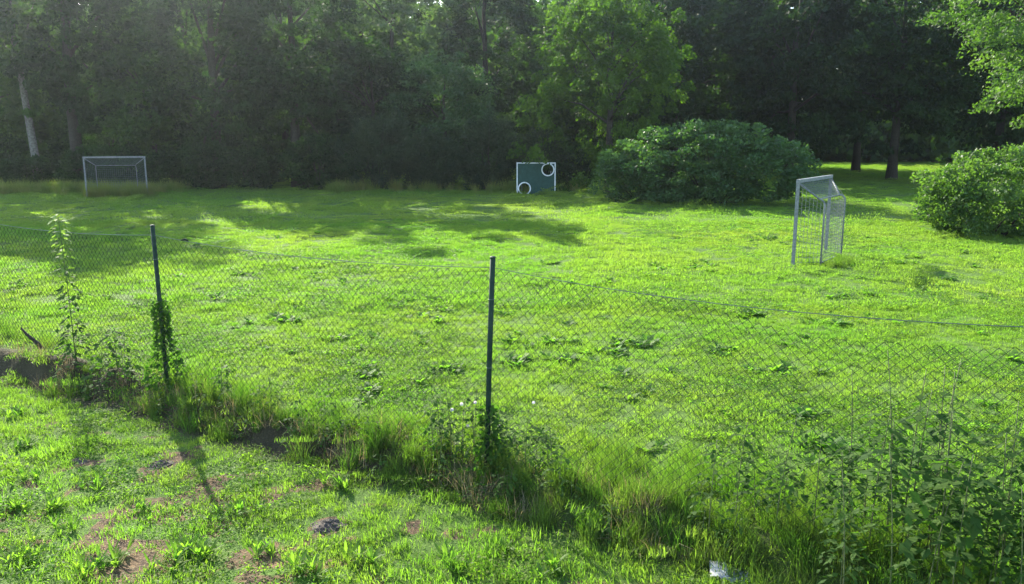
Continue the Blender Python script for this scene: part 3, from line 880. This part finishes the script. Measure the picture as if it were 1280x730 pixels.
# ---------------------------------------------------------------- weeds along the fence
def weed(px, py, h, seed, label, group=None, name='tall_weed', mat='leaf_weed', nodes=11, leaf=.075, wid=.5, bare_low=.2, lean=None, cat='weed', branches=0, off=None):
    r = random.Random(seed)
    p = ground_px(px, py) if off is None else off
    root = tag(empty(name, p), label, cat, group)
    lx, ly = lean or (r.gauss(0, .07) * h, r.gauss(0, .07) * h)
    def at(u): return Vector((lx * u * u, ly * u * u, h * u))
    m = MB(); m.tube([at(i / 6) - Vector((0, 0, .03 if i == 0 else 0)) for i in range(7)], [.006 * (1 - .6 * i / 6) * (.6 + h * .35) for i in range(7)], 5)
    C, A, B = [], [], []
    def spray(s, az, L, nl):
        for q in range(nl):
            u = (q + 1) / nl
            e = .5 - .9 * u
            p0 = s + Vector((math.cos(az) * L * u, math.sin(az) * L * u, L * (.5 * u - .45 * u * u)))
            a2 = az + r.gauss(0, .7)
            la = leaf * r.uniform(.6, 1.2)
            a = Vector((math.cos(a2) * math.cos(e), math.sin(a2) * math.cos(e), math.sin(e) - .25)).normalized() * la * .5
            b = Vector((-math.sin(a2), math.cos(a2), r.gauss(0, .35))).normalized() * la * .5 * wid
            C.append(p0 + a); A.append(a); B.append(b)
    for i in range(nodes):
        u = bare_low + (1 - bare_low) * (i + r.random() * .6) / nodes
        if u > 1: u = 1
        az = i * 1.57 + r.gauss(0, .3)
        k = 1.15 - .7 * u
        for dd in (0, math.pi):
            spray(at(u), az + dd + r.gauss(0, .2), leaf * 1.2 * k * (2.2 if branches else 1), 3 if branches else 2)
    m.build('stem', M['stem'], root, True)
    V, l, c = quads_leaf(np.array(C), np.array(A), np.array(B))
    tint = np.repeat([r.random() if mat != 'leaf_stalk' else min(1, max(0, (c.z / h) ** 2.5 + r.gauss(0, .1))) for c in C], 4)
    link_mesh('leaves', np_mesh('leaves', V, l, c, tint), M[mat], root)
    return root

def along(t, s):
    x, y = FP0.x + FT.x * t + FN.x * s, FP0.y + FT.y * t + FN.y * s
    return Vector((x, y, float(terrain(x, y))))
TH = 'tall weeds in the dark thicket at the fence'
for k in range(44):
    t = 6.9 + 3.3 * random.random() ** .6; s = random.gauss(-.02, .32)
    weed(0, 0, random.uniform(.75, 1.25) * (.72 + .16 * (t - 7)), 400 + k, 'tall thin-stemmed leafy weed in the dark thicket against the fence', TH, nodes=15, leaf=.066, wid=.58, off=along(t, s), branches=1, bare_low=.28)
# dry seed stalks rising out of the thicket
for k in range(9):
    t = 6.9 + 2.6 * random.random()
    weed(0, 0, random.uniform(1.25, 1.6), 460 + k, 'slender dry seed stalk rising above the dark thicket', 'dry stalks above the thicket', name='seed_stalk', mat='leaf_pale', nodes=12, leaf=.03, wid=.4, bare_low=.55, off=along(t, random.gauss(-.2, .2)))
MP = 'leafy weeds around the middle post'
for k in range(22):
    t = BAY + random.gauss(-.15, .55); s = random.gauss(-.08, .16)
    weed(0, 0, random.uniform(.3, .72), 480 + k, 'leafy weed growing around the foot of the bare fence post', MP, nodes=9, leaf=.06, wid=.6, off=along(t, s), branches=1, bare_low=.1)
LW = 'low weeds beside the tall flowering stalk'
for k in range(9):
    t = random.uniform(-2.0, -.5); s = random.gauss(.0, .12)
    weed(0, 0, random.uniform(.35, .65), 510 + k, 'leafy dark weed between the tall flowering stalk and the ivied post', LW, nodes=8, leaf=.085, wid=.65, off=along(t, s), branches=1, bare_low=.1)
for k in range(16):
    t = random.uniform(.4, BAY - .6); s = random.gauss(-.02, .12)
    weed(0, 0, random.uniform(.2, .42), 530 + k, 'small leafy weed in the rank grass between the two fence posts', 'small weeds between the posts', nodes=7, leaf=.05, wid=.6, off=along(t, s), branches=1, bare_low=.1)
for k in range(34):
    t = random.uniform(-1.6, 7.2); s = random.uniform(.05, .42)
    weed(0, 0, random.uniform(.14, .34), 570 + k, 'low dark weed rooted in the earth bank under the fence', 'low weeds on the earth bank', nodes=7, leaf=.05, wid=.6, off=along(t, s), branches=1, bare_low=.05)
for k in range(12):
    t = random.uniform(8.0, 9.9); s = random.gauss(.15, .3)
    weed(0, 0, random.uniform(.85, 1.35), 620 + k, 'tall broad-leaved dark weed standing in the thicket at the fence', 'broad-leaved weeds in the thicket', nodes=13, leaf=.11, wid=.62, off=along(t, s), branches=1, bare_low=.25)
# the tall flowering stalk
p = ground_px(95, 452)
weed(0, 0, 2.0, 560, 'tall upright flowering stalk with pale tip beside the fence', name='flowering_stalk', mat='leaf_stalk', nodes=62, leaf=.105, wid=.5, bare_low=.1, lean=(-.05, .02), off=p, cat='plant')
# climbers on the posts
def climber(t, h, rad, n, seed, label, mat='leaf_weed', leanx=0):
    r = np.random.default_rng(seed)
    p = along(t, 0.0)
    root = tag(empty('climbing_plant', p), label, 'climber')
    u = r.uniform(0, 1, n) ** 1.25
    rr = rad * (.30 + .85 * np.exp(-(u / .34) ** 2)) * np.sqrt(r.uniform(.05, 1, n)) * (.7 + .6 * vnoise(u * h, 0 * u, .16, seed)) + .03
    az = r.uniform(0, 6.283, n)
    pos = np.stack([leanx * u * h + np.cos(az) * rr, np.sin(az) * rr, u * h], -1)
    out = np.stack([np.cos(az), np.sin(az), r.normal(-.3, .5, n)], -1) + r.normal(0, .3, (n, 3)); out /= np.linalg.norm(out, axis=1)[:, None]
    b = np.cross(out, r.normal(size=(n, 3))); b /= np.linalg.norm(b, axis=1)[:, None]
    sz = .058 * r.uniform(.6, 1.3, n)
    V, l, c = quads_leaf(pos, out * (sz * .5)[:, None], b * (sz * .42)[:, None])
    link_mesh('leaves', np_mesh('leaves', V, l, c, np.repeat(r.uniform(0, 1, n), 4)), M[mat], root)
    m = MB()
    for q in range(3):
        ph = q * 2.1
        m.tube([(leanx * h * i / 24 + math.cos(ph + i * .5) * .04, math.sin(ph + i * .5) * .04, h * i / 24 - .02) for i in range(25)], .004, 5)
    m.build('vine', M['stem'], root, True)
    return root
climber(0.0, 1.08, .24, 900, 601, 'dense leafy climber wrapped round the lower half of the leaning post', leanx=-.01)
climber(BAY + .03, .6, .2, 300, 602, 'thin leafy climber at the foot of the bare fence post')
# bindweed flowers
def flower(p, rad, seed, label, group):
    m = MB(); r = random.Random(seed); n = 10
    ax = Euler((r.uniform(.5, 1.2), 0, r.uniform(-.6, .6))).to_matrix()
    vs = [ax @ Vector((math.cos(2 * math.pi * k / n) * q, math.sin(2 * math.pi * k / n) * q, z)) for q, z in ((.004, -rad * .9), (rad * .45, -rad * .35), (rad, 0)) for k in range(n)]
    fs = [(i * n + k, i * n + (k + 1) % n, (i + 1) * n + (k + 1) % n, (i + 1) * n + k) for i in range(2) for k in range(n)]
    m.add(vs, fs)
    o = m.build('bindweed_flower', M['petal'], None, True); o.location = p
    tag(o, label, 'flower', group)
for k, (px, py) in enumerate([(577, 505), (585, 532), (601, 530), (617, 535), (623, 531), (594, 503), (565, 512), (667, 503)]):
    q = ground_px(px, 575); d = ground_px(px, py) - Vector((0, 0, CAM_H)); 
    f = q.y / d.y
    flower(Vector((d.x * f, q.y, CAM_H + (ground_px(px, py).z - CAM_H) * f)), .017, k, 'small white trumpet flower among the weeds at the bare post', 'white flowers at the bare post')

# soil bank with a broken root sticking out at the fence's far end
p = ground_px(45, 440)
m = MB(); m.tube([(0.15, 0, -.1), (.05, 0, .12), (-.12, .02, .26), (-.2, .03, .36)], [.035, .03, .022, .012], 7)
o = m.build('broken_branch', M['bark'], None, True); o.location = p
tag(o, 'broken dark branch sticking out of the earth bank by the fence', 'branch')

# ---------------------------------------------------------------- plastic sheet litter
def litter(p):
    bm = bmesh.new(); n = 14
    from mathutils import noise
    g = [[None] * n for _ in range(n)]
    for i in range(n):
        for j in range(n):
            u, v = i / (n - 1) - .5, j / (n - 1) - .5
            z = .09 * math.exp(-((u + .12) / .10) ** 2) * (1 - abs(v) * .8) + .03 * noise.noise(Vector((u * 5, v * 5, 3))) + .05
            if u < -.25: z += .06
            g[i][j] = bm.verts.new((u * .30, v * .2, z * .8 - .02))
    for i in range(n - 1):
        for j in range(n - 1): bm.faces.new((g[i][j], g[i + 1][j], g[i + 1][j + 1], g[i][j + 1]))
    me = bpy.data.meshes.new('plastic_sheet'); bm.to_mesh(me); bm.free()
    me.polygons.foreach_set('use_smooth', [True] * len(me.polygons))
    mt, N, L = new_mat('clear_plastic')
    pr = N.new('ShaderNodeBsdfPrincipled'); pr.inputs['Base Color'].default_value = (.42, .43, .41, 1); pr.inputs['Roughness'].default_value = .6
    tr = N.new('ShaderNodeBsdfTransparent'); mx = N.new('ShaderNodeMixShader'); mx.inputs[0].default_value = .45
    nz = N.new('ShaderNodeTexNoise'); nz.inputs['Scale'].default_value = 9
    rp = N.new('ShaderNodeMapRange'); rp.inputs[3].default_value = .35; rp.inputs[4].default_value = .9
    L.new(nz.outputs['Fac'], rp.inputs[0]); L.new(rp.outputs[0], mx.inputs[0])
    L.new(tr.outputs[0], mx.inputs[1]); L.new(pr.outputs[0], mx.inputs[2])
    ou = N.new('ShaderNodeOutputMaterial'); L.new(mx.outputs[0], ou.inputs[0])
    o = link_mesh('plastic_sheet', me, mt); o.location = p; o.rotation_euler = (.15, 0, -.2)
    s = o.modifiers.new('thick', 'SOLIDIFY'); s.thickness = .002
    tag(o, 'crumpled clear plastic sheet lying in the grass by the fence', 'litter')
litter(ground_px(912, 722))

# ---------------------------------------------------------------- thin scattering volume added to stand in for lens glare
def glare_haze():
    m = MB(); m.box((0, 75, 15.0), (304, 234, 33))
    o = m.build('glare_haze', None)
    mt, N, L = new_mat('glare_haze_vol')
    v = N.new('ShaderNodeVolumePrincipled')
    v.inputs['Color'].default_value = (.80, .92, 1, 1)
    v.inputs['Density'].default_value = GLARE_DENSITY
    v.inputs['Anisotropy'].default_value = GLARE_ANISO
    ou = N.new('ShaderNodeOutputMaterial'); L.new(v.outputs[0], ou.inputs['Volume'])
    o.data.materials.append(mt)
    tag(o, 'thin hazy volume added over the field in place of lens glare', 'glare_haze', kind='stuff')
if GLARE_DENSITY > 0: glare_haze()
